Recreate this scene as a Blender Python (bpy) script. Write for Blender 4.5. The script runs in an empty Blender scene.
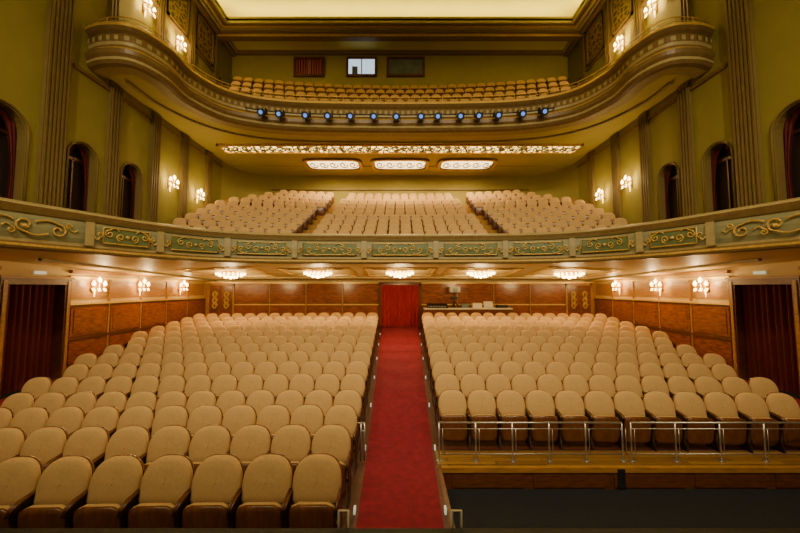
import bpy, bmesh, math, random, bisect
from mathutils import Vector, Matrix
from mathutils.bvhtree import BVHTree
random.seed(4)
CZ = 2.75
scene = bpy.context.scene
COL = scene.collection

# ------------------------------------------------------------------ materials
def newmat(name):
    m = bpy.data.materials.new(name); m.use_nodes = True
    nt = m.node_tree; b = nt.nodes['Principled BSDF']
    return m, nt, b
def mat(name, c, rough=0.6, metal=0.0, var=0.12, scale=6.0, bump=0.0, emis=None, es=0.0, stretch=(1,1,1)):
    m, nt, b = newmat(name)
    tc = nt.nodes.new('ShaderNodeTexCoord'); mp = nt.nodes.new('ShaderNodeMapping')
    mp.inputs['Scale'].default_value = stretch
    nt.links.new(tc.outputs['Object'], mp.inputs['Vector'])
    n = nt.nodes.new('ShaderNodeTexNoise'); n.inputs['Scale'].default_value = scale
    n.inputs['Detail'].default_value = 5
    nt.links.new(mp.outputs[0], n.inputs['Vector'])
    r = nt.nodes.new('ShaderNodeValToRGB')
    r.color_ramp.elements[0].position = 0.3; r.color_ramp.elements[1].position = 0.7
    r.color_ramp.elements[0].color = (*[max(0, x*(1-var)) for x in c], 1)
    r.color_ramp.elements[1].color = (*[min(1, x*(1+var)) for x in c], 1)
    nt.links.new(n.outputs['Fac'], r.inputs[0]); nt.links.new(r.outputs[0], b.inputs['Base Color'])
    b.inputs['Roughness'].default_value = rough; b.inputs['Metallic'].default_value = metal
    if bump > 0:
        bp = nt.nodes.new('ShaderNodeBump'); bp.inputs['Strength'].default_value = bump
        bp.inputs['Distance'].default_value = 0.01
        nt.links.new(n.outputs['Fac'], bp.inputs['Height']); nt.links.new(bp.outputs[0], b.inputs['Normal'])
    if emis:
        b.inputs['Emission Color'].default_value = (*emis, 1); b.inputs['Emission Strength'].default_value = es
    return m
def lattice_mat(name, glow, dark, es, scale):
    m, nt, b = newmat(name)
    tc = nt.nodes.new('ShaderNodeTexCoord')
    v = nt.nodes.new('ShaderNodeTexVoronoi'); v.feature = 'DISTANCE_TO_EDGE'; v.inputs['Scale'].default_value = scale
    nt.links.new(tc.outputs['Object'], v.inputs['Vector'])
    r = nt.nodes.new('ShaderNodeValToRGB'); r.color_ramp.elements[0].position = 0.10; r.color_ramp.elements[1].position = 0.2
    r.color_ramp.elements[0].color = (*dark, 1); r.color_ramp.elements[1].color = (*glow, 1)
    nt.links.new(v.outputs['Distance'], r.inputs[0]); nt.links.new(r.outputs[0], b.inputs['Base Color'])
    nt.links.new(r.outputs[0], b.inputs['Emission Color']); b.inputs['Emission Strength'].default_value = es
    return m
M = {}
M['olive'] = mat('olive_plaster', (0.29,0.255,0.035), 0.75, scale=2, var=0.06)
M['olive2'] = mat('olive_plaster_pale', (0.38,0.33,0.07), 0.75, scale=2, var=0.05)
M['pil'] = mat('pilaster_plaster', (0.19,0.13,0.037), 0.6, scale=3, var=0.08)
M['ceil'] = mat('ceiling_plaster', (0.70,0.62,0.13), 0.7, scale=1.5, var=0.04)
M['ugceil'] = mat('gallery_soffit_plaster', (0.55,0.48,0.10), 0.6, scale=1.5, var=0.04)
M['soffit'] = mat('soffit_plaster', (0.66,0.49,0.20), 0.5, scale=1.5, var=0.05)
M['cream'] = mat('cream_moulding', (0.40,0.32,0.14), 0.45, scale=8, var=0.1)
M['bronze'] = mat('bronze_moulding', (0.20,0.125,0.04), 0.4, scale=8, var=0.15)
M['facegrey'] = mat('fascia_grey_green', (0.27,0.27,0.14), 0.5, scale=5, var=0.08)
M['green'] = mat('fascia_green_panel', (0.125,0.17,0.065), 0.5, scale=5, var=0.1)
M['gold'] = mat('gilt', (0.78,0.52,0.13), 0.35, metal=0.45, scale=20, var=0.2)
M['wood'] = mat('panel_wood', (0.27,0.078,0.012), 0.22, scale=4, var=0.4, stretch=(1,1,5))
M['wood2'] = mat('frame_wood', (0.14,0.045,0.010), 0.3, scale=6, var=0.3, stretch=(1,1,4))
M['woodlt'] = mat('upper_panel_wood', (0.42,0.20,0.045), 0.35, scale=4, var=0.2, stretch=(1,1,4))
M['seatwood'] = mat('seat_plywood', (0.15,0.052,0.012), 0.28, scale=5, var=0.3, stretch=(4,1,1))
M['fabric'] = mat('seat_fabric', (0.60,0.375,0.145), 0.85, scale=40, var=0.06, bump=0.2)
M['iron'] = mat('seat_iron', (0.03,0.014,0.008), 0.45, scale=10, var=0.2)
M['carpet'] = mat('red_carpet', (0.21,0.003,0.020), 0.95, scale=9, var=0.22, bump=0.5)
M['curtain'] = mat('red_curtain', (0.34,0.008,0.012), 0.8, scale=12, var=0.15)
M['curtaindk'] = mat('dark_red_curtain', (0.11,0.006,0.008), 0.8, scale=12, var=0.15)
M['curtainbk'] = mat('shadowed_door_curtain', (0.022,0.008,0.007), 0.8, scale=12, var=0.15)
M['floor'] = mat('seating_floor_wood', (0.08,0.018,0.008), 0.5, scale=4, var=0.3, stretch=(1,6,1))
M['stepc'] = mat('balcony_step_carpet', (0.36,0.19,0.04), 0.8, scale=8, var=0.15)
M['stepd'] = mat('gallery_step_wood', (0.12,0.05,0.012), 0.7, scale=8, var=0.15)
M['black'] = mat('black_paint', (0.012,0.013,0.016), 0.6, scale=10, var=0.3)
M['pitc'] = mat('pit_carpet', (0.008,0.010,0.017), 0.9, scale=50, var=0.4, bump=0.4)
M['steel'] = mat('brushed_steel', (0.55,0.55,0.52), 0.3, metal=0.8, scale=20, var=0.1)
M['cloth'] = mat('white_plastic', (0.7,0.66,0.52), 0.6, scale=10, var=0.05)
M['glass_d'] = mat('dark_glass', (0.16,0.20,0.20), 0.15, scale=3, var=0.2)
M['crystal'] = mat('lit_crystal', (0.95,0.85,0.6), 0.2, emis=(1,0.64,0.22), es=14)
M['bulb'] = mat('lit_bulb', (1,0.9,0.7), 0.3, emis=(1,0.60,0.19), es=15)
M['blue'] = mat('blue_lens', (0.1,0.2,0.6), 0.1, emis=(0.13,0.30,1.0), es=1.0)
M['window'] = mat('bright_window', (0.6,0.75,0.9), 0.2, emis=(0.6,0.8,1.0), es=1.1, scale=3, var=0.3)
M['lightpanel'] = mat('lit_glass_panel', (0.9,0.8,0.6), 0.3, emis=(1,0.70,0.32), es=3.8, scale=5)
M['band'] = lattice_mat('backlit_lattice', (1.0,0.66,0.18), (0.06,0.035,0.006), 5.0, 4.0)
M['grille'] = lattice_mat('gilt_grille', (0.05,0.035,0.015), (0.30,0.19,0.05), 0.0, 4.5)
M['exit'] = mat('exit_plate', (0.7,0.72,0.6), 0.5, emis=(0.8,0.9,0.7), es=0.4)
m, nt, b = newmat('apron_planks')
tc = nt.nodes.new('ShaderNodeTexCoord'); br = nt.nodes.new('ShaderNodeTexBrick')
br.inputs['Color1'].default_value=(0.38,0.20,0.05,1); br.inputs['Color2'].default_value=(0.22,0.11,0.028,1)
br.inputs['Mortar'].default_value=(0.05,0.03,0.01,1); br.inputs['Scale'].default_value=1.0
br.inputs['Mortar Size'].default_value=0.006; br.inputs['Brick Width'].default_value=1.6; br.inputs['Row Height'].default_value=0.11
nt.links.new(tc.outputs['Object'], br.inputs['Vector']); nt.links.new(br.outputs['Color'], b.inputs['Base Color'])
b.inputs['Roughness'].default_value=0.35
M['plank'] = m

# ------------------------------------------------------------------ builder
class B:
    def __init__(s): s.v=[]; s.f=[]; s.mi=[]; s.mats=[]; s.sm=[]
    def m(s, key):
        if key not in s.mats: s.mats.append(key)
        return s.mats.index(key)
    def face(s, idx, k, smooth=False): s.f.append(idx); s.mi.append(s.m(k)); s.sm.append(smooth)
    def quad(s, pts, k):
        n=len(s.v); s.v += [tuple(p) for p in pts]; s.face(list(range(n,n+len(pts))), k)
    def box(s, x0,x1,y0,y1,z0,z1,k):
        if x0>x1: x0,x1=x1,x0
        if y0>y1: y0,y1=y1,y0
        n=len(s.v)
        s.v += [(x0,y0,z0),(x1,y0,z0),(x1,y1,z0),(x0,y1,z0),(x0,y0,z1),(x1,y0,z1),(x1,y1,z1),(x0,y1,z1)]
        for q in ((0,3,2,1),(4,5,6,7),(0,1,5,4),(1,2,6,5),(2,3,7,6),(3,0,4,7)): s.face([n+i for i in q],k)
    def grid(s, rows, k, smooth=True, closed=False):
        n=len(s.v); W=len(rows[0])
        for r in rows: s.v += [tuple(p) for p in r]
        for i in range(len(rows)-1):
            for j in range(W-(0 if closed else 1)):
                a=n+i*W+j; b=n+i*W+(j+1)%W
                kk = k[i] if isinstance(k,list) else k
                s.face([a,b,b+W,a+W],kk,smooth)
    def tube(s, pts, r, k, n=6, caps=True):
        pts=[Vector(p) for p in pts]; rows=[]
        for i,p in enumerate(pts):
            t=(pts[min(i+1,len(pts)-1)]-pts[max(i-1,0)]).normalized()
            up=Vector((0,0,1)) if abs(t.z)<0.9 else Vector((0,1,0))
            a=t.cross(up).normalized(); c=t.cross(a)
            rr = r[i] if isinstance(r,(list,tuple)) else r
            rows.append([p+a*rr*math.cos(2*math.pi*j/n)+c*rr*math.sin(2*math.pi*j/n) for j in range(n)])
        base=len(s.v); s.grid(rows,k,True,True)
        if caps:
            s.face([base+j for j in range(n)],k); s.face([base+(len(pts)-1)*n+j for j in range(n)],k)
    def ball(s, c, r, k, n=8, sz=1.0):
        rows=[]
        for i in range(n//2+1):
            a=math.pi*i/(n//2)
            rr=max(r*math.sin(a),r*0.02)
            rows.append([(c[0]+rr*math.cos(2*math.pi*j/n),c[1]+rr*math.sin(2*math.pi*j/n),c[2]+r*sz*math.cos(a)) for j in range(n)])
        s.grid(rows,k,True,True)
    def mesh(s, name):
        me=bpy.data.meshes.new(name); me.from_pydata(s.v,[],s.f)
        for k in s.mats: me.materials.append(M[k])
        me.polygons.foreach_set('material_index', s.mi); me.polygons.foreach_set('use_smooth', s.sm)
        me.update()
        bm=bmesh.new(); bm.from_mesh(me); bmesh.ops.recalc_face_normals(bm, faces=bm.faces); bm.to_mesh(me); bm.free()
        return me
    def obj(s, name, parent=None):
        o=bpy.data.objects.new(name, s.mesh(name)); COL.objects.link(o)
        if parent: o.parent=parent
        return o
def empty(name, loc=(0,0,0)):
    o=bpy.data.objects.new(name,None); o.location=loc; o.empty_display_size=0.2; COL.objects.link(o); return o
def light(name, kind, loc, e, color, parent=None, size=0.1, rot=None, sy=None, spot=None):
    l=bpy.data.lights.new(name,kind); l.energy=e; l.color=color
    if kind=='AREA':
        l.size=size
        if sy: l.shape='RECTANGLE'; l.size_y=sy
    else: l.shadow_soft_size=size
    if spot: l.spot_size=spot; l.spot_blend=0.9
    o=bpy.data.objects.new(name,l); o.location=loc
    if rot: o.rotation_euler=rot
    COL.objects.link(o)
    if parent: o.parent=parent
    return o
WARM=(1.0,0.67,0.28)

# ------------------------------------------------------------------ curves
def catmull(P, n=8):
    out=[]
    for i in range(len(P)-1):
        p0=P[max(i-1,0)];p1=P[i];p2=P[i+1];p3=P[min(i+2,len(P)-1)]
        for j in range(n):
            t=j/n
            out.append(tuple(0.5*((2*b)+(-a+c)*t+(2*a-5*b+4*c-d)*t*t+(-a+3*b-3*c+d)*t**3) for a,b,c,d in zip(p0,p1,p2,p3)))
    out.append(P[-1]); return out
def mirror(P): return P + [(-x,y) for x,y in reversed(P[:-1])]
class Curve2:
    def __init__(s, P):
        s.p=P; s.L=[0]
        for a,b in zip(P,P[1:]): s.L.append(s.L[-1]+math.dist(a,b))
        s.n=[]
        for i in range(len(P)):
            a=P[max(i-1,0)]; b=P[min(i+1,len(P)-1)]
            tx,ty=b[0]-a[0],b[1]-a[1]; l=math.hypot(tx,ty); s.n.append((ty/l,-tx/l))
    def at(s, d):
        d=max(0,min(s.L[-1],d))
        i=min(max(bisect.bisect_right(s.L,d)-1,0),len(s.p)-2)
        t=(d-s.L[i])/(s.L[i+1]-s.L[i])
        x=s.p[i][0]*(1-t)+s.p[i+1][0]*t; y=s.p[i][1]*(1-t)+s.p[i+1][1]*t
        nx=s.n[i][0]*(1-t)+s.n[i+1][0]*t; ny=s.n[i][1]*(1-t)+s.n[i+1][1]*t
        return x,y,nx,ny
    def map(s,d,z,o):
        x,y,nx,ny=s.at(d); return (x+nx*o,y+ny*o,z)
    def sweep(s,b,prof,mats,d0=None,d1=None,step=None):
        if d0 is None: ds=s.L
        else:
            n=max(2,int((d1-d0)/(step or 0.15))); ds=[d0+(d1-d0)*i/n for i in range(n+1)]
        rows=[[s.map(d,z,o) for d in ds] for (o,z) in prof]
        b.grid(rows, mats, False)
mez = Curve2(mirror(catmull([(-8.8,0.8),(-8.8,4.5),(-8.45,6.6),(-7.7,8.45),(-7.1,9.65),(-5.95,10.95),(-3.9,11.65),(0,11.85)],10)))
upc = Curve2(mirror(catmull([(-8.8,9.3),(-8.2,9.12),(-7.5,9.2),(-7.15,9.9),(-7.1,11.1),(-6.3,12.35),(-4.2,13.0),(0,13.15)],10)))

# ------------------------------------------------------------------ floors
def fz(y): return -0.15+max(0,6.5-y)*0.026 if y<6.5 else -0.15+(y-6.5)*0.095
def fh(y): return 0.40+0.029*y
b=B()
ys=[2.4,5.0,6.5]+[6.5+10.7*i/10 for i in range(1,11)]
b.grid([[(-9.8,y,fz(y)),(0.62,y,fz(y))] for y in ys],'floor',False)
ys=[6.3,6.5]+[6.5+10.7*i/10 for i in range(1,11)]
b.grid([[(0.62,y,fz(y)),(9.8,y,fz(y))] for y in ys],'floor',False)
b.quad([(0.62,5.75,-0.146),(9.8,5.75,-0.146),(9.8,6.3,-0.146),(0.62,6.3,-0.146)],'plank')
b.obj('floor')
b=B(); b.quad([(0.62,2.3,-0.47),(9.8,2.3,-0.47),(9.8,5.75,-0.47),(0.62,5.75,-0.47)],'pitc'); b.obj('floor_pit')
b=B()
ys=[3.6,5.0,6.5]+[6.5+10.6*i/12 for i in range(1,13)]
for (a,c,z0,z1) in ((-1,1,.014,.014),(-1,-1,.014,.0),(1,1,.014,.0)):
    b.grid([[(a*fh(y),y,fz(y)+z0),(c*fh(y),y,fz(y)+z1)] for y in ys],'carpet',False)
b.obj('aisle_carpet')
for sgn in (-1,1):
    b=B(); ys=[6.5]+[6.5+10.6*i/8 for i in range(1,9)]
    b.grid([[(sgn*(7.9+0.09*(y-6.5)),y,fz(y)+0.01),(sgn*9.72,y,fz(y)+0.01)] for y in ys],'carpet',False)
    b.obj('side_aisle_carpet')
b=B(); PE=5.75
b.box(0.66,9.78,PE-0.06,PE,-0.21,-0.13,'woodlt')
b.box(0.66,9.78,PE-0.04,PE,-0.47,-0.21,'wood2')
x=0.85
while x<9.4:
    b.box(x,x+1.15,PE-0.055,PE-0.04,-0.44,-0.24,'wood2'); x+=1.3
b.box(3.5,3.62,PE-0.07,PE-0.04,-0.46,-0.15,'black')
b.box(0.60,0.66,2.45,PE,-0.47,-0.10,'wood2')
b.obj('apron_edge')
b=B()
b.box(-9.8,9.8,-4,2.42,1.05,1.13,'black'); b.box(-9.8,9.8,2.32,2.41,-0.47,1.05,'black'); b.obj('stage_floor')
b=B()
for i in range(6): b.box(-0.5,0.5,2.43+0.19*i,2.43+0.19*(i+1),-0.08,0.9-0.17*i,'carpet')
b.obj('stage_steps')
for sgn in (-1,1):
    b=B()
    b.tube([(sgn*0.36,2.46,0.9),(sgn*0.36,2.46,1.22),(sgn*0.42,2.46,1.22),(sgn*0.42,2.46,0.9)],0.010,'cloth'); b.obj('stair_handrail')

# ------------------------------------------------------------------ walls
def arch_wall(b, X, y0,y1,z0,z1, ops, k, depth=0.3, sgn=-1, kin='wood2'):
    cur=y0; out=sgn*depth
    for (yc,w,zt,ar) in ops:
        a,c=yc-w/2,yc+w/2
        b.quad([(X,cur,z0),(X,a,z0),(X,a,z1),(X,cur,z1)],k)
        if ar:
            zs=zt-w/2; n=12
            arc=[(yc-w/2*math.cos(math.pi*i/n), zs+w/2*math.sin(math.pi*i/n)) for i in range(n+1)]
        else: arc=[(a,zt),(c,zt)]
        for p,q in zip(arc,arc[1:]): b.quad([(X,p[0],p[1]),(X,q[0],q[1]),(X,q[0],z1),(X,p[0],z1)],k)
        path=[(a,z0)]+arc+[(c,z0)]
        for p,q in zip(path,path[1:]): b.quad([(X,p[0],p[1]),(X,q[0],q[1]),(X+out,q[0],q[1]),(X+out,p[0],p[1])],kin)
        cur=c
    b.quad([(X,cur,z0),(X,y1,z0),(X,y1,z1),(X,cur,z1)],k)
def curtain_y(b, X, yc,w,z0,z1,k, amp=0.03, n=48, waves=9):
    rows=[]
    for zz in (z0,(z0+z1)/2,z1):
        rows.append([(X+amp*math.sin(2*math.pi*waves*i/n)+0.3*amp*math.sin(5.3*i/n*6), yc-w/2+w*i/n, zz) for i in range(n+1)])
    b.grid(rows,k,True)
def curtain_x(b, xc, Y,w,z0,z1,k, amp=0.03, n=60, waves=10):
    rows=[]
    for zz in (z0,(z0+z1)/2,z1):
        rows.append([(xc-w/2+w*i/n, Y+amp*math.sin(2*math.pi*waves*i/n)+0.3*amp*math.sin(31*i/n), zz) for i in range(n+1)])
    b.grid(rows,k,True)
def soffz(y): return 3.08+(17.2-y)*0.04
DOORY,DOORW,DOORT=9.2,1.45,2.86
ARCH=[(7.3,1.0,6.85,True),(9.25,0.8,6.75,True),(10.98,0.8,6.8,True),(16.0,0.5,6.7,True)]
for sgn,side in ((-1,'left'),(1,'right')):
    X=sgn*9.8
    b=B()
    arch_wall(b,X,-4,17.2,-0.2,3.75,[(DOORY,DOORW,DOORT,False)],'soffit',0.35,sgn)
    b.obj('wall_'+side+'_lower')
    b=B(); t=lambda a:X-sgn*a
    for (ya,yb) in ((-3.9,DOORY-DOORW/2-0.18),(DOORY+DOORW/2+0.18,17.15)):
        b.box(X,t(0.03),ya,yb,-0.2,2.28,'wood2'); b.box(X,t(0.09),ya,yb,2.26,2.33,'gold'); b.box(X,t(0.07),ya,yb,1.22,1.28,'wood2')
        b.box(X,t(0.06),ya,yb,3.05,3.12,'gold'); b.box(X,t(0.10),ya,yb,3.2,3.3,'woodlt')
        n=max(1,round((yb-ya)/1.35)); w=(yb-ya)/n
        for i in range(n):
            p=ya+w*i+0.07; q=ya+w*(i+1)-0.07
            b.box(X,t(0.05),p,q,1.32,2.2,'wood'); b.box(X,t(0.05),p,q,fz(q)+0.2,1.16,'wood')
            b.box(X,t(0.065),p+0.09,q-0.09,1.41,2.11,'wood')
            b.box(X,t(0.02),p,q,2.42,2.98,'woodlt')
            b.box(X,t(0.05),p-0.1,p-0.04,-0.2,3.1,'woodlt')
    b.obj('trim_'+side+'_panelling')
    b=B()
    for yy in (DOORY-DOORW/2-0.09,DOORY+DOORW/2+0.09):
        b.box(X,t(0.09),yy-0.09,yy+0.09,-0.1,DOORT+0.1,'wood2'); b.box(X,t(0.12),yy-0.04,yy+0.04,0,DOORT+0.1,'woodlt')
    b.box(X,t(0.10),DOORY-DOORW/2-0.18,DOORY+DOORW/2+0.18,DOORT,DOORT+0.16,'wood2')
    b.box(X,t(0.14),DOORY-DOORW/2-0.22,DOORY+DOORW/2+0.22,DOORT+0.16,DOORT+0.22,'woodlt')
    curtain_y(b,X+sgn*0.15,DOORY,DOORW,0.1,DOORT,'curtaindk',0.05)
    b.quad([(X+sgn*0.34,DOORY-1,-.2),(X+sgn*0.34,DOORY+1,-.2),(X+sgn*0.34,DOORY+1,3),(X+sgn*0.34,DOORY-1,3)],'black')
    b.obj('door_1' if sgn<0 else 'door_2')
    b=B(); b.box(t(0.02),t(0.06),DOORY-0.1,DOORY+0.2,3.14,3.22,'exit'); b.obj('exit_sign')
    X=sgn*8.8; t=lambda a:X-sgn*a
    b=B()
    arch_wall(b,X,-4,16.5,4.1,15.15,ARCH,'olive',0.35,sgn,'pil')
    n=8; pts=[]
    for i in range(n+1):
        a=math.pi/2*i/n; pts.append((sgn*(7.15+1.65*math.cos(a)),16.5+2.2*math.sin(a)))
    b.grid([[(x,y,4.1) for x,y in pts],[(x,y,9.3) for x,y in pts]],'olive2',True)
    b.quad([(X,16.5,9.0),(X,17.2,9.0),(X,17.2,15.15),(X,16.5,15.15)],'olive')
    b.obj('wall_'+side+'_upper')
    for (yc,w,zt,ar) in ARCH:
        b=B(); zs=zt-w/2; R=w/2+0.05
        path=[(t(0.02),yc-R,4.1),(t(0.02),yc-R,zs)]+[(t(0.02),yc-R*math.cos(math.pi*i/14),zs+R*math.sin(math.pi*i/14)) for i in range(1,14)]+[(t(0.02),yc+R,zs),(t(0.02),yc+R,4.1)]
        b.tube(path,0.03,'pil',6)
        for k in (-1,1):
            rows=[]
            for j in range(9):
                zz=4.1+(zt-4.1)*j/8; op=0.5-0.34*math.sin(math.pi*min(1,j/8*0.9+0.1))
                wdt=w*max(0.10,op*0.7 if j<8 else 0.5)
                rows.append([(X+sgn*(0.2+0.03*math.sin(i*1.5)), yc+k*(w/2-wdt*i/12), zz) for i in range(13)])
            b.grid(rows,'curtaindk',True)
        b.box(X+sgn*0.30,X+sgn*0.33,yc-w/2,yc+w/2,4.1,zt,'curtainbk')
        b.box(X+sgn*0.27,X+sgn*0.30,yc-0.02,yc+0.02,4.1,zs,'wood2'); b.box(X+sgn*0.27,X+sgn*0.30,yc-w/2,yc+w/2,zs-.04,zs+.04,'wood2')
        b.obj('arched_door')
    def pilaster(yc,w,z0,z1):
        b=B(); b.box(X,t(0.09),yc-w/2,yc+w/2,z0,z1,'pil')
        nf=max(3,int(w/0.09))
        for i in range(nf):
            yy=yc-w/2+w*(i+0.5)/nf; b.box(t(0.09),t(0.12),yy-0.022,yy+0.022,z0+0.3,z1-0.1,'pil')
        b.box(X,t(0.14),yc-w/2-0.03,yc+w/2+0.03,z0,z0+0.2,'pil')
        b.obj('pilaster')
    pilaster(8.38,0.6,4.1,15.1); pilaster(5.9,0.6,4.1,15.1)
    for yc in (10.15,11.9,13.55,15.3): pilaster(yc,0.42,4.1,9.02)
    for yc in (9.9,11.9,13.7,15.6): pilaster(yc,0.35,10.0,15.1)
    for (ya,yb) in ((10.25,11.55),(12.2,13.4),(14.0,15.3)):
        b=B(); b.box(X,t(0.04),ya,yb,13.1,14.7,'grille')
        for q in ((ya,ya+.08,13.1,14.7),(yb-.08,yb,13.1,14.7),(ya,yb,13.1,13.18),(ya,yb,14.62,14.7)): b.box(X,t(0.09),q[0],q[1],q[2],q[3],'bronze')
        b.obj('wall_grille')
    b=B(); b.box(X,t(0.25),-4,17.1,14.85,15.15,'bronze'); b.box(X,t(0.35),-4,17.1,15.02,15.15,'cream'); b.box(X,t(0.1),9,17.1,12.9,12.98,'bronze')
    b.box(X,t(0.06),8.8,16.5,8.7,8.8,'bronze')
    b.obj('trim_cornice_'+side)

b=B(); Y=17.2
b.quad([(-9.8,Y,0),(9.8,Y,0),(9.8,Y,3.75),(-9.8,Y,3.75)],'woodlt'); b.obj('wall_back')
b=B()
def panels_x(b,x0,x1,w):
    n=max(1,round((x1-x0)/w)); w=(x1-x0)/n
    for i in range(n):
        p=x0+w*i+0.06; q=x0+w*(i+1)-0.06
        b.box(p,q,Y-0.05,Y,0.95,1.9,'wood'); b.box(p,q,Y-0.05,Y,2.02,2.98,'wood'); b.box(p+.08,q-.08,Y-0.065,Y,2.1,2.9,'wood')
        b.box(p-0.09,p-0.03,Y-0.07,Y,0.9,3.0,'woodlt')
for s in (-1,1):
    xs=sorted((s*1.05,s*8.35)); b.box(xs[0],xs[1],Y-0.03,Y,0.8,3.05,'wood2'); panels_x(b,xs[0],xs[1],1.75)
    b.box(min(s*1.05,s*9.75),max(s*1.05,s*9.75),Y-0.08,Y,3.0,3.08,'gold')
    b.box(min(s*1.05,s*8.35),max(s*1.05,s*8.35),Y-0.07,Y,1.92,1.98,'gold')
b.obj('trim_back_panelling')
b=B()
for s in (-1,1): b.box(s*0.93,s*1.07,Y-0.1,Y,0.85,3.0,'wood2')
b.box(-1.07,1.07,Y-0.1,Y,2.92,3.06,'wood2')
curtain_x(b,0,Y-0.08,1.86,0.88,2.93,'curtain',0.04)
b.obj('door_3')
for s,nm in ((-1,'door_4'),(1,'door_5')):
    b=B(); xc=s*8.95
    b.box(xc-0.6,xc+0.6,Y-0.06,Y,0.85,3.0,'wood2')
    for k in (-1,1):
        b.box(xc+k*0.29-0.25,xc+k*0.29+0.25,Y-0.08,Y,0.95,2.85,'wood')
        b.box(xc+k*0.29-0.19,xc+k*0.29+0.19,Y-0.085,Y,1.6,2.75,'wood2')
        for zz in (1.9,2.15,2.45): b.tube([(xc+k*0.29+0.14*math.cos(a*0.5)*(1-a/40),Y-0.11,zz+0.18*math.sin(a*0.5)*(1-a/40)) for a in range(30)],0.02,'gold',5)
    b.box(xc-0.66,xc-0.58,Y-0.1,Y,0.85,3.02,'woodlt'); b.box(xc+0.58,xc+0.66,Y-0.1,Y,0.85,3.02,'woodlt'); b.box(xc-.66,xc+.66,Y-0.1,Y,2.9,3.02,'woodlt')
    b.obj(nm)

b=B(); b.quad([(-7.15,18.7,4.1),(7.15,18.7,4.1),(7.15,18.7,9.3),(-7.15,18.7,9.3)],'olive2')
b.box(-7.15,7.15,18.62,18.7,8.2,8.25,'bronze'); b.obj('wall_back_mezzanine')
b=B(); b.quad([(-8.8,17.15,9.0),(8.8,17.15,9.0),(8.8,17.15,15.15),(-8.8,17.15,15.15)],'olive2'); b.obj('wall_back_gallery')
for i,(x0,x1,k) in enumerate(((-5.45,-4.05,'curtain'),(-2.7,-1.3,'window'),(-0.6,1.2,'glass_d'))):
    b=B(); z0,z1=13.85,14.72
    if k!='curtain': b.box(x0,x1,17.08,17.14,z0,z1,k)
    else:
        for j in (0,1): curtain_x(b,x0+(x1-x0)*(0.25+0.5*j),17.08,(x1-x0)*0.46,z0,z1,'curtain',0.04,40,5)
        b.box(x0,x1,17.12,17.14,z0,z1,'cloth')
    for q in ((x0-.09,x0+.02,z0-.09,z1+.09),(x1-.02,x1+.09,z0-.09,z1+.09),(x0,x1,z0-.09,z0+.02),(x0,x1,z1-.02,z1+.09)): b.box(q[0],q[1],17.02,17.14,q[2],q[3],'wood2')
    if k=='window':
        b.box((x0+x1)/2-.03,(x0+x1)/2+.03,17.04,17.08,z0,z1,'cloth'); b.box(x0+.2,x0+.5,17.05,17.08,z0+.05,z0+.45,'glass_d')
    b.obj('window_%d'%(i+1))

# ------------------------------------------------------------------ ceiling with lit cove
b=B(); Z=15.15; OX,OY0,OY1=8.0,-3.0,15.05
for q in ((-8.8,-OX,-4,17.2),(OX,8.8,-4,17.2),(-OX,OX,OY1,17.2),(-OX,OX,-4,OY0)): b.box(q[0],q[1],q[2],q[3],Z,Z+0.1,'ceil')
RX,RY1=8.7,15.95
b.quad([(-RX,-3.6,16.1),(RX,-3.6,16.1),(RX,RY1,16.1),(-RX,RY1,16.1)],'ceil')
b.quad([(-RX,-3.6,Z+.1),(-RX,RY1,Z+.1),(-RX,RY1,16.1),(-RX,-3.6,16.1)],'ceil')
b.quad([(RX,-3.6,Z+.1),(RX,RY1,Z+.1),(RX,RY1,16.1),(RX,-3.6,16.1)],'ceil')
b.quad([(-RX,RY1,Z+.1),(RX,RY1,Z+.1),(RX,RY1,16.1),(-RX,RY1,16.1)],'ceil')
b.quad([(-RX,-3.6,Z+.1),(RX,-3.6,Z+.1),(RX,-3.6,16.1),(-RX,-3.6,16.1)],'ceil')
b.obj('ceiling')
b=B()
for (w,h,k) in ((0.0,0.10,'cream'),(0.14,0.05,'bronze'),(0.26,0.08,'gold')):
    X1=OX+w; Y1=OY1+w
    b.box(-X1-.1,X1+.1,Y1,Y1+.1,Z-h,Z+(0.2 if w==0 else 0),k); b.box(-X1-.1,-X1,-3,Y1,Z-h,Z+(0.2 if w==0 else 0),k); b.box(X1,X1+.1,-3,Y1,Z-h,Z+(0.2 if w==0 else 0),k)
b.obj('trim_cove')
b=B()
for (y0,z0,k) in ((15.55,14.75,'bronze'),(15.5,14.95,'pil'),(15.45,15.05,'cream')): b.box(-8.8,8.8,y0,15.85,z0,15.15,k)
b.box(-8.8,8.8,15.52,15.56,14.8,14.84,'gold')
b.box(-8.8,8.8,17.0,17.15,14.95,15.15,'bronze')
b.obj('trim_cornice_gallery')
cove=empty('cove_lighting')
CV_C=(1,0.80,0.20)
light('cove_rear','AREA',(0,15.5,15.32),230,CV_C,cove,16,(math.pi,0,0),0.5)
for s in (-1,1): light('cove_side','AREA',(s*8.35,6,15.32),380,CV_C,cove,0.5,(math.pi,0,0),18)

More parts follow.
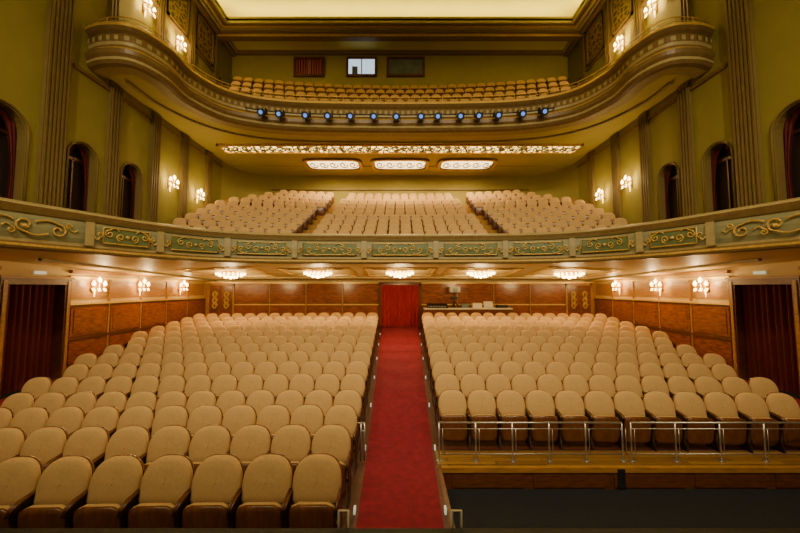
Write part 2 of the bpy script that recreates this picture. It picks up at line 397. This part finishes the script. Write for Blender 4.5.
# ------------------------------------------------------------------ mezzanine balcony
def ring_outer(curve,X,Yb,focus):
    P=[]; mid=len(curve.p)//2
    for i,(x,y) in enumerate(curve.p):
        if i==mid: P.append((0,Yb)); continue
        dx,dy=x,y-focus
        t1=X/abs(dx) if abs(dx)>1e-6 else 1e9
        t2=(Yb-focus)/dy if dy>1e-6 else 1e9
        t=max(1.0,min(t1,t2)); P.append((dx*t,focus+dy*t))
    return P
def soffit(curve,zi,X,Yb,zfun,k,focus,N=6):
    P=ring_outer(curve,X,Yb,focus); b=B(); rows=[]
    for j in range(N+1):
        t=j/N; row=[]
        for (p,q) in zip(curve.p,P):
            x=p[0]*(1-t)+q[0]*t; y=p[1]*(1-t)+q[1]*t; z=zi*(1-t)+zfun(q[1])*t
            row.append((x,y,z))
        rows.append(row)
    b.grid(rows,k,True); return b
sb=soffit(mez,3.62,9.8,17.2,soffz,'soffit',2.0)
bv=BVHTree.FromPolygons([Vector(v) for v in sb.v],sb.f)
def sz(x,y):
    h=bv.ray_cast(Vector((x,y,0)),Vector((0,0,1))); return h[0].z if h[0] else 3.4
sb.obj('ceiling_under_mezzanine')
b=B()
def strip(x0,y0,x1,y1,w,k,h=0.03):
    n=10; dx,dy=x1-x0,y1-y0; l=math.hypot(dx,dy); nx,ny=-dy/l*w/2,dx/l*w/2
    A=[];C=[];D=[];E=[]
    for i in range(n+1):
        t=i/n; x=x0+dx*t;y=y0+dy*t
        z=sz(x,y)
        A.append((x+nx,y+ny,z));C.append((x+nx,y+ny,z-h));D.append((x-nx,y-ny,z-h));E.append((x-nx,y-ny,z))
    b.grid([A,C,D,E],k,False)
for xc in (-6.75,-3.25,0,3.25,6.75):
    hw,y0,y1=1.35,12.75,14.8
    if abs(xc)>6: y0=12.3
    strip(xc-hw,y0,xc+hw,y0,0.08,'gold'); strip(xc-hw,y1,xc+hw,y1,0.08,'gold'); strip(xc-hw,y0,xc-hw,y1,0.08,'gold'); strip(xc+hw,y0,xc+hw,y1,0.08,'gold')
    strip(xc-hw+.3,y0+.3,xc+hw-.3,y0+.3,0.05,'cream'); strip(xc-hw+.3,y1-.3,xc+hw-.3,y1-.3,0.05,'cream')
strip(-8.5,15.3,8.5,15.3,0.12,'cream',0.06)
strip(-9.2,16.6,9.2,16.6,0.1,'cream',0.06)
for s in (-1,1): strip(s*9.0,8.5,s*9.0,16.6,0.1,'cream',0.06)
b.obj('trim_soffit_mouldings')

b=B()
prof=[(-.45,3.66),(-.3,3.60),(0,3.60),(.08,3.62),(.13,3.67),(.13,3.72),(.07,3.77),(.07,3.83),(.11,3.95),(.125,4.1),(.11,4.27),(.07,4.37),(.10,4.40),(.17,4.47),(.19,4.55),(.15,4.60),(.0,4.65),(-.18,4.65),(-.2,4.1)]
mm=['cream','cream','bronze','cream','gold','bronze','cream','facegrey','facegrey','facegrey','facegrey','bronze','cream','bronze','cream','cream','cream','facegrey']
mez.sweep(b,prof,mm)
def spiral(curve,s0,z0,r,turns,dirx,dirz,o,k,tail=0.0,n=26,th=0.014):
    pts=[]
    if tail:
        for i in range(8):
            t=i/8; pts.append(curve.map(s0+dirx*(-tail*(1-t)), z0+dirz*(-r+ -0.06*math.sin(math.pi*t)),o))
    for i in range(n+1):
        t=i/n; a=-math.pi/2+t*turns*2*math.pi; rr=r*(1-0.75*t)
        pts.append(curve.map(s0+dirx*rr*math.cos(a), z0+dirz*rr*math.sin(a),o))
    b.tube(pts,th,k,5)
def s_at_x(curve,x,ymin=None):
    best=None
    for i in range(2000):
        s=curve.L[-1]*i/2000; p=curve.at(s)
        if ymin is not None and p[1]<ymin: continue
        dlt=abs(p[0]-x)
        if best is None or dlt<best[0]: best=(dlt,s)
    return best[1]
def s_at_y(curve,y):
    for i in range(4000):
        s=curve.L[-1]/2*i/4000
        if curve.at(s)[1]>=y: return s
T=mez.L[-1]
half=[s_at_y(mez,1.2),s_at_y(mez,3.8),s_at_y(mez,6.2),s_at_y(mez,8.35),s_at_y(mez,9.8)]+[s_at_x(mez,x,10.4) for x in (-5.65,-3.6,-1.25)]
sec=half+[T-s for s in reversed(half)]
for si,(a,c) in enumerate(zip(sec,sec[1:])):
    L=c-a; m0=(a+c)/2; near = si<3 or si>len(sec)-5
    mez.sweep(b,[(.05,3.80),(.16,3.80),(.17,4.1),(.16,4.38),(.05,4.38)],'cream',a-0.09,a+0.09,0.06)
    g0,g1=a+0.28,c-0.28
    if not near:
        mez.sweep(b,[(.12,3.90),(.14,3.90),(.155,4.1),(.14,4.30),(.12,4.30)],'green',g0,g1,0.12)
        pts=[mez.map(g0+(g1-g0)*i/20,3.90,.15) for i in range(21)]+[mez.map(g1-(g1-g0)*i/20,4.30,.15) for i in range(21)]
        pts.append(pts[0]); b.tube(pts,0.018,'gold',5)
        for d in (-1,1):
            for (off,z,r,dz,tl) in ((0.17,4.08,0.10,1,0.0),(0.42,4.14,0.10,-1,0.22),(0.67,4.07,0.09,1,0.22),(0.9,4.13,0.08,-1,0.2)):
                if off+0.1<L/2-0.27: spiral(mez,m0+d*off,z,r,1.3,d,dz,0.175,'gold',tl,th=0.017)
            spiral(mez,m0+d*(L/2-0.2),4.1,0.07,1.2,-d,1,0.165,'gold',0.1,th=0.014)
    else:
        k=max(2,int((L-0.5)/0.46))
        for i in range(k):
            s0=a+0.3+(L-0.6)*(i+0.5)/k; d=1 if s0>m0 else -1
            up=1 if i%2 else -1
            spiral(mez,s0,4.10+0.035*up,0.15,1.3,d,up,0.16,'gold',0.40,th=0.021)
            spiral(mez,s0+0.2*d,4.10-0.11*up,0.07,1.2,-d,-up,0.16,'gold',0.15,th=0.014)
    p=mez.map(m0,4.1,.17); b.ball(p,0.05,'gold',8)
b.obj('mezzanine_balcony_front')

soffit(mez,4.1,8.79,13.2,lambda y:4.1,'stepc',2.0,2).obj('floor_mezzanine')
soffit(upc,9.6,8.79,14.2,lambda y:9.6,'stepc',5.0,2).obj('floor_gallery')
def rake(name,ys,zs,tread,curv,X,k,yend):
    b=B(); n=24; rows=[]
    def line(y,z):
        rows.append([(-X+2*X*i/n,min(y-curv*(-X+2*X*i/n)**2,yend),z) for i in range(n+1)])
    for i,(y,z) in enumerate(zip(ys,zs)):
        line(y-tread*0.55, z)
        line((y+tread*0.45) if i+1<len(zs) else yend, z)
    rows[-1]=[(p[0],yend,p[2]) for p in rows[-1]]
    rows.insert(0,[(p[0],p[1],p[2]-0.12) for p in rows[0]])
    b.grid(rows,k,False)
    return b.obj(name)
NM=10
MY=[12.65+0.61*i for i in range(NM)]; MZ=[4.16+0.327*i for i in range(NM)]
MCV=0.02
rake('floor_mezzanine_rake',MY,MZ,0.61,MCV,8.6,'stepc',18.68)
GY=[13.75+0.66*i for i in range(5)]; GZ=[9.64+0.63*i for i in range(5)]
GCV=0.012
rake('floor_gallery_rake',GY,GZ,0.66,GCV,8.78,'stepd',17.12)

# ------------------------------------------------------------------ gallery (upper balcony)
ub=soffit(upc,9.0,8.79,18.7,lambda y:9.05,'ugceil',5.0)
ub.obj('ceiling_under_gallery')
b=B()
prof=[(-.5,9.04),(-.4,8.93),(-.05,8.93),(.06,8.97),(.12,9.05),(.10,9.14),(.16,9.22),(.18,9.34),(.10,9.42),(.08,9.50),(.10,9.58),(.10,9.76),(.06,9.84),(.14,9.90),(.20,9.98),(.20,10.06),(.12,10.12),(-.1,10.14),(-.15,9.6)]
mm=['ugceil','cream','bronze','bronze','cream','bronze','bronze','gold','bronze','cream','bronze','bronze','bronze','bronze','gold','bronze','bronze','bronze']
upc.sweep(b,prof,mm)
T2=upc.L[-1]; n=int(T2/0.22)
for i in range(n):
    s=T2*(i+.5)/n; upc.sweep(b,[(.09,9.60),(.125,9.62),(.125,9.74),(.09,9.76)],'cream',s-0.05,s+0.05,0.1)
upc.sweep(b,[(-1.05,9.0),(-1.05,8.95),(-1.15,8.95),(-1.15,9.03)],'cream',1.6,T2-1.6,0.25)
b.obj('gallery_balcony_front')
b=B(); b.tube([upc.map(T2*i/120,10.38,-0.02) for i in range(121)],0.016,'gold',6); b.tube([upc.map(T2*i/120,10.27,-0.02) for i in range(121)],0.009,'gold',5)
for i in range(0,121,3): b.tube([upc.map(T2*i/120,10.1,-0.02),upc.map(T2*i/120,10.38,-0.02)],0.009,'gold',5)
b.obj('gallery_handrail')
bar=empty('spotlight_bar')
b=B(); pts=[]
for i in range(31):
    x=-5.9+11.8*i/30; s=s_at_x(upc,x,10); pts.append(upc.map(s,9.50,0.26))
b.tube(pts,0.02,'black',6)
for i in range(0,31,3):
    p=Vector(pts[i]); b.tube([p,p+Vector((0,0.2,0))],0.015,'black',5)
xs=[-5.25,-4.6,-3.6,-2.75,-1.9,-1.0,-0.15,0.8,1.45,2.3,3.0,3.75,4.65,5.45]
for x in xs:
    s=s_at_x(upc,x,10); p=Vector(upc.map(s,9.36,0.36))
    q=p+Vector((0.0,-0.24,-0.10))
    b.tube([p+Vector((0,0.10,0.04)),p,q],[0.06,0.11,0.14],'black',12)
    b.tube([q+Vector((0,-0.002,0)),q+Vector((0,-0.01,-0.004))],0.075,'blue',10)
    b.tube([p+Vector((0,-.05,.15)),p+Vector((0,-.05,.05))],0.02,'black',5)
    for k in (-1,1): b.box(p.x+k*.15-.006,p.x+k*.15+.006,p.y-.2,p.y+.02,p.z-.10,p.z+.12,'black')
b.obj('bar',bar)
b=B()
b.box(-7.9,7.9,14.5,15.25,8.98,9.04,'band')
for (y0,y1) in ((14.42,14.5),(15.25,15.33)): b.box(-7.98,7.98,y0,y1,8.93,9.05,'gold')
for s in (-1,1): b.box(s*7.9,s*7.98,14.42,15.33,8.93,9.05,'gold')
for i in range(40):
    x=-7.7+15.4*i/39
    b.tube([(x+0.17*math.cos(a*.55)*(1-a/22),14.87+0.26*math.sin(a*.55)*(1-a/22),8.96) for a in range(18)],0.024,'bronze',4)
b.obj('lattice_light_band')
for xc in (-3.35,0,3.35):
    e=empty('recessed_ceiling_light',(xc,16.8,9.0))
    b=B(); w,h=1.25,0.62
    n=40
    def rr(a,w,h,p=5):
        c,s=math.cos(a),math.sin(a); return (w*math.copysign(abs(c)**(2/p),c),h*math.copysign(abs(s)**(2/p),s))
    rows=[]
    for (ww,hh,z) in ((w+.22,h+.16,0.04),(w+.2,h+.14,-0.08),(w+.06,h+.04,-0.1),(w,h,-0.02)):
        rows.append([(*rr(2*math.pi*i/n,ww,hh),z) for i in range(n)])
    b.grid(rows,['bronze','gold','bronze'],False,True)
    b.quad([(*rr(2*math.pi*i/n,w,h),-0.02) for i in range(n)],'lightpanel')
    for i in range(5):
        x=-1.0+0.5*i; b.tube([(x+0.22*math.cos(a*.5)*(1-a/20),0.42*math.sin(a*.5)*(1-a/20),-0.05) for a in range(16)],0.03,'bronze',4)
    b.obj('panel',e)
    light('lamp','AREA',(0,0,-0.15),130,WARM,e,2.2,(0,0,0),1.0)

# ------------------------------------------------------------------ seats
def seat_mesh():
    b=B(); n=22
    outl=[]
    hw=0.268; h0=0.50; hs=0.69; ht=0.965
    for i in range(n+1):
        a=math.pi*i/n; c,s=math.cos(a),math.sin(a)
        outl.append((hw*math.copysign(abs(c)**0.72,c), hs+(ht-hs)*abs(s)**0.88))
    outl += [(-0.265,h0+0.05),(-0.25,h0),(0.25,h0),(0.265,h0+0.05)]
    ch=0.72
    def P(x,h,y):
        t=math.radians(12); hh=h-0.35
        return (x, y+hh*math.sin(t), 0.35+hh*math.cos(t))
    rows=[]
    for sc,y in ((1.0,0.035),(1.0,0.0),(0.965,-0.02),(0.87,-0.036),(0.5,-0.045),(0.02,-0.047)):
        rows.append([P(x*sc,ch+(h-ch)*sc,y-0.12*x*x) for x,h in outl])
    b.grid(rows,'fabric',True,True)
    rows=[]
    for sc,y in ((1.0,0.035),(1.012,0.04),(1.012,0.060),(0.9,0.070),(0.02,0.074)):
        rows.append([P(x*sc,ch+(h-ch)*sc,y) for x,h in outl])
    b.grid(rows,'seatwood',True,True)
    # lower back board
    rows=[[P(x,h,0.03) for x in (-.22,.22)] for h in (0.2,0.52)]; b.grid(rows,'seatwood',False)
    so=[(-.215,.14),(-.235,.22),(-.24,.47),(-.225,.55),(-.15,.585),(.15,.585),(.225,.55),(.24,.47),(.235,.22),(.215,.14),(.16,.11),(-.16,.11)]
    def Q(x,h,y):
        return (x,y-(h-0.13)*math.sin(math.radians(4)),h)
    rows=[]
    for sc,y in ((0.02,-0.150),(0.8,-0.148),(0.97,-0.135),(1.0,-0.12),(1.0,-0.105)):
        rows.append([Q(x*sc,.34+(h-.34)*sc,y) for x,h in so])
    b.grid(rows,'seatwood',True,True)
    rows=[]
    for sc,y in ((0.98,-0.105),(1.0,-0.09),(1.0,-0.06),(0.9,-0.04),(0.02,-0.035)):
        rows.append([Q(x*sc,.34+(h-.34)*sc,y) for x,h in so])
    b.grid(rows,'fabric',True,True)
    for sx in (-1,1):
        x0=sx*0.262; x1=sx*0.275
        prof=[(0.10,0.0),(0.12,0.60),(0.02,0.62),(-0.16,0.59),(-0.20,0.54),(-0.16,0.42),(-0.12,0.2),(-0.2,0.0)]
        k=len(b.v); b.v+=[(x0,y,z) for y,z in prof]+[(x1,y,z) for y,z in prof]; N=len(prof)
        b.face([k+i for i in range(N)],'iron'); b.face([k+N+i for i in range(N)],'iron')
        for i in range(N): b.face([k+i,k+(i+1)%N,k+N+(i+1)%N,k+N+i],'iron')
        b.tube([(sx*0.262,0.06,0.64),(sx*0.262,-0.10,0.625),(sx*0.262,-0.20,0.59),(sx*0.262,-0.225,0.53)],[0.013,0.015,0.015,0.010],'seatwood',6)
    b.box(-0.26,0.26,-0.03,0.03,0.28,0.32,'iron')
    return b
SB=seat_mesh(); SM=SB.mesh('theatre_seat')
PITCH=0.55
def put_seat(x,y,z,rz):
    o=bpy.data.objects.new('theatre_seat',SM); o.location=(x,y,z); o.rotation_euler=(0,0,rz); COL.objects.link(o)
CV=0.004
CNT=[13,13,13,12,13,13,14,14,14,15,15,15,15,15]
for r in range(14):
    y0=3.85+0.9*r
    for side in (-1,1):
        if side>0 and r<3: continue
        for i in range(CNT[r]):
            x=side*(fh(y0)+0.13+PITCH*(i+0.5))
            y=y0-CV*x*x
            put_seat(x,y,fz(y),-2*CV*x*1.0)
def seat_row(name,xa,xb,y,z,cv,pitch,sc):
    b=B(); b.mats=list(SB.mats)
    n=int((xb-xa)/pitch); off=((xb-xa)-n*pitch)/2
    for i in range(n):
        x=xa+off+pitch*(i+.5); yy=y-cv*x*x; ang=-2*cv*x; c,s=math.cos(ang),math.sin(ang)
        k=len(b.v); f=pitch/0.55
        b.v+=[(x+(vx*c-vy*s)*f*0.96, yy+(vx*s+vy*c)*sc, z+vz*sc) for vx,vy,vz in SB.v]
        b.f+=[[k+j for j in f_] for f_ in SB.f]; b.mi+=SB.mi; b.sm+=SB.sm
    b.obj(name)
for i,(y,z) in enumerate(zip(MY,MZ)):
    hc=3.45-0.055*i; xo=8.2 if i<6 else 8.2-0.45*(i-5)
    seat_row('mezzanine_seat_row',-hc,hc,y,z,MCV,0.465,0.84)
    seat_row('mezzanine_seat_row',-xo,-hc-0.42,y,z,MCV,0.465,0.84)
    seat_row('mezzanine_seat_row',hc+0.42,xo,y,z,MCV,0.465,0.84)
for i,(y,z) in enumerate(zip(GY,GZ)):
    seat_row('gallery_seat_row',-7.2-0.25*i,7.2+0.25*i,y,z,GCV,0.47,0.8)

# ------------------------------------------------------------------ light fittings
def sconce(X,y,z,sgn,e=28,sc=1.0):
    root=empty('wall_sconce',(X,y,z)); d=-sgn
    b=B()
    b.tube([(0,0,-0.16*sc),(d*0.03,0,-0.12*sc),(d*0.035,0,0.1*sc),(0,0,0.16*sc)],[0.02,0.05*sc,0.05*sc,0.02],'gold',8)
    for k in (-1,0,1):
        up=0.10*sc if k==0 else 0
        b.tube([(d*0.03,0,-0.05*sc),(d*0.10*sc,k*0.07*sc,-0.13*sc),(d*0.17*sc,k*0.14*sc,-0.10*sc),(d*0.19*sc,k*0.17*sc,-0.01+up)],0.012,'gold',5)
        c=(d*0.19*sc,k*0.17*sc,up)
        b.tube([c,(c[0],c[1],c[2]+0.02)],[0.045*sc,0.05*sc],'gold',8)
        b.tube([(c[0],c[1],c[2]+0.02),(c[0],c[1],c[2]+0.07*sc),(c[0],c[1],c[2]+0.15*sc)],[0.025*sc,0.045*sc,0.012*sc],'bulb',8)
        for q in range(4): b.ball((c[0],c[1]+0.03*(q-1.5),-0.08-0.05*(q%2)),0.016,'crystal',6,1.6)
    for q in range(5): b.ball((d*0.08,0,-0.12-0.05*q),0.022-0.003*q,'crystal',6,1.5)
    b.obj('fitting',root)
    light('lamp','POINT',(d*0.36,0,0.12),e,WARM,root,0.08)
for s in (-1,1):
    for y in (10.85,12.75,15.1): sconce(s*9.77,y,2.82,s,46,1.2)
    for y in (12.72,14.45): sconce(s*8.8,y,6.75,s,40,1.2)
    for y in (11.1,12.8): sconce(s*8.8,y,12.35,s,75,1.2)
for xc in (-6.7,-3.25,0,3.2,6.7):
    y=13.5; z=sz(xc,y); root=empty('crystal_ceiling_light',(xc,y,z)); b=B()
    b.tube([(0,0,0.02),(0,0,-0.05)],[0.3,0.25],'gold',16)
    for (R,zz,n) in ((0.52,-0.07,20),(0.40,-0.13,14),(0.22,-0.19,9)):
        b.tube([(R*math.cos(2*math.pi*i/20),R*math.sin(2*math.pi*i/20),zz+0.03) for i in range(21)],0.014,'gold',5,False)
        for i in range(n): b.ball((R*math.cos(2*math.pi*i/n),R*math.sin(2*math.pi*i/n),zz-0.02),0.042,'crystal',6,1.4)
    b.ball((0,0,-0.22),0.06,'crystal',8,1.3)
    b.obj('fitting',root); light('lamp','POINT',(0,0,-0.42),105,WARM,root,0.2)

# ------------------------------------------------------------------ rails
def railing(name,x0,x1,y,z,n,h=0.63):
    b=B()
    for i in range(n+1):
        x=x0+(x1-x0)*i/n; b.tube([(x,y,z),(x,y,z+h)],0.013,'steel',6); b.tube([(x,y,z+0.015),(x,y,z)],0.05,'steel',8)
        b.tube([(x+.06,y,z+.1),(x+.06,y,z+h-.1)],0.006,'steel',5)
    for zz,r in ((h,0.016),(h-0.1,0.008),(0.12,0.008)): b.tube([(x0,y,z+zz),(x1,y,z+zz)],r,'steel',6)
    b.obj(name)
railing('apron_railing',0.66,3.75,5.93,-0.146,5); railing('apron_railing',3.9,8.4,5.93,-0.146,6)
b=B()
for x in (-0.66,-0.6): b.tube([(x,5.93,-.14),(x,5.93,0.48)],0.012,'steel',6)
b.tube([(-0.85,5.93,0.48),(-0.6,5.93,0.48)],0.014,'steel',6); b.tube([(-0.66,5.93,0.35),(-0.6,5.93,0.35)],0.009,'steel',6); b.obj('aisle_railing')
b=B()
for r in range(1,14,2):
    y=3.6+0.9*r
    for s in (-1,1): b.box(s*(fh(y)+0.03),s*(fh(y)+0.055),y-0.04,y+0.04,fz(y)+0.02,fz(y)+0.09,'exit')
b.obj('aisle_marker_lights')

# ------------------------------------------------------------------ sound desk
desk=empty('control_desk',(0,0,0)); b=B(); g=fz(16.6)
b.box(1.15,5.35,16.3,16.95,g+0.95,g+1.01,'cloth')
for x in (1.2,2.5,3.8,5.3): b.box(x-.03,x+.03,16.38,16.9,g,g+0.95,'black')
b.box(1.15,5.35,16.33,16.36,g+0.3,g+0.95,'wood2')
b.obj('table',desk); b=B(); h=g+1.01
b.box(1.3,2.3,16.36,16.85,h,h+.04,'black'); b.quad([(1.3,16.36,h+.04),(2.3,16.36,h+.04),(2.3,16.85,h+.2),(1.3,16.85,h+.2)],'black')
for i in range(12): b.box(1.36+.075*i,1.38+.075*i,16.4,16.46,h+.05,h+.1,'cloth')
b.box(2.98,3.3,16.5,16.8,h,h+.2,'glass_d'); b.box(4.1,4.55,16.45,16.75,h,h+.02,'cloth'); b.quad([(4.1,16.75,h+.02),(4.55,16.75,h+.02),(4.55,16.85,h+.3),(4.1,16.85,h+.3)],'cloth')
b.box(3.5,3.95,16.5,16.8,h,h+.23,'cloth'); b.box(4.7,5.2,16.5,16.8,h,h+.14,'black')
b.obj('mixing_equipment',desk)
b=B(); x,y=2.65,16.7
b.tube([(x,y,h),(x,y,h+.75)],0.025,'black',8)
b.box(x-.24,x+.24,y-.28,y+.2,h+.75,h+1.02,'cloth'); b.tube([(x,y-.28,h+.87),(x,y-.4,h+.87)],[.08,.1],'glass_d',12); b.box(x-.14,x+.14,y-.1,y+.1,h+.4,h+.52,'black')
for a in (0,2.1,4.2): b.tube([(x,y,h+.35),(x+.2*math.cos(a),y+.12*math.sin(a),h)],0.015,'black',5)
b.obj('projector_on_stand')

# ------------------------------------------------------------------ added fill spots, unseen behind the camera
for (x,z) in ((-5.5,10.5),(-1.8,11),(1.8,11),(5.5,10.5)):
    root=empty('added_fill_spot',(x,-0.8,z)); b=B()
    b.tube([(0,-0.3,0.12),(0,-0.2,0.08),(0,0.15,-0.06)],[0.1,0.16,0.18],'black',12); b.tube([(0,0,0.1),(0,0,0.38)],0.02,'black',6); b.obj('housing',root)
    light('lamp','SPOT',(0,0.25,-0.12),1900,(1,0.79,0.48),root,0.25,(math.radians(57),0,0),None,math.radians(94))  # added fill for general brightness from the stage side; housing is invented
b=B(); b.tube([(-7,-0.8,11.5),(7,-0.8,11.5)],0.03,'black',8)
for x in (-5.5,-1.8,1.8,5.5): b.tube([(x,-0.8,11.4 if abs(x)<3 else 10.9),(x,-0.8,11.5)],0.015,'black',5)
b.obj('fill_spot_bar')  # unseen bar, added only to carry the fill spots

# ------------------------------------------------------------------ world, camera
w=bpy.data.worlds.new('World'); scene.world=w; w.use_nodes=True
w.node_tree.nodes['Background'].inputs[0].default_value=(1.0,0.80,0.42,1); w.node_tree.nodes['Background'].inputs[1].default_value=0.24
cam=bpy.data.cameras.new('Camera'); cam.lens=15.35; cam.sensor_width=36; cam.clip_start=0.05; cam.clip_end=200
co=bpy.data.objects.new('Camera',cam); co.location=(0,0,CZ); co.rotation_euler=(math.radians(93.7),0,0); COL.objects.link(co); scene.camera=co
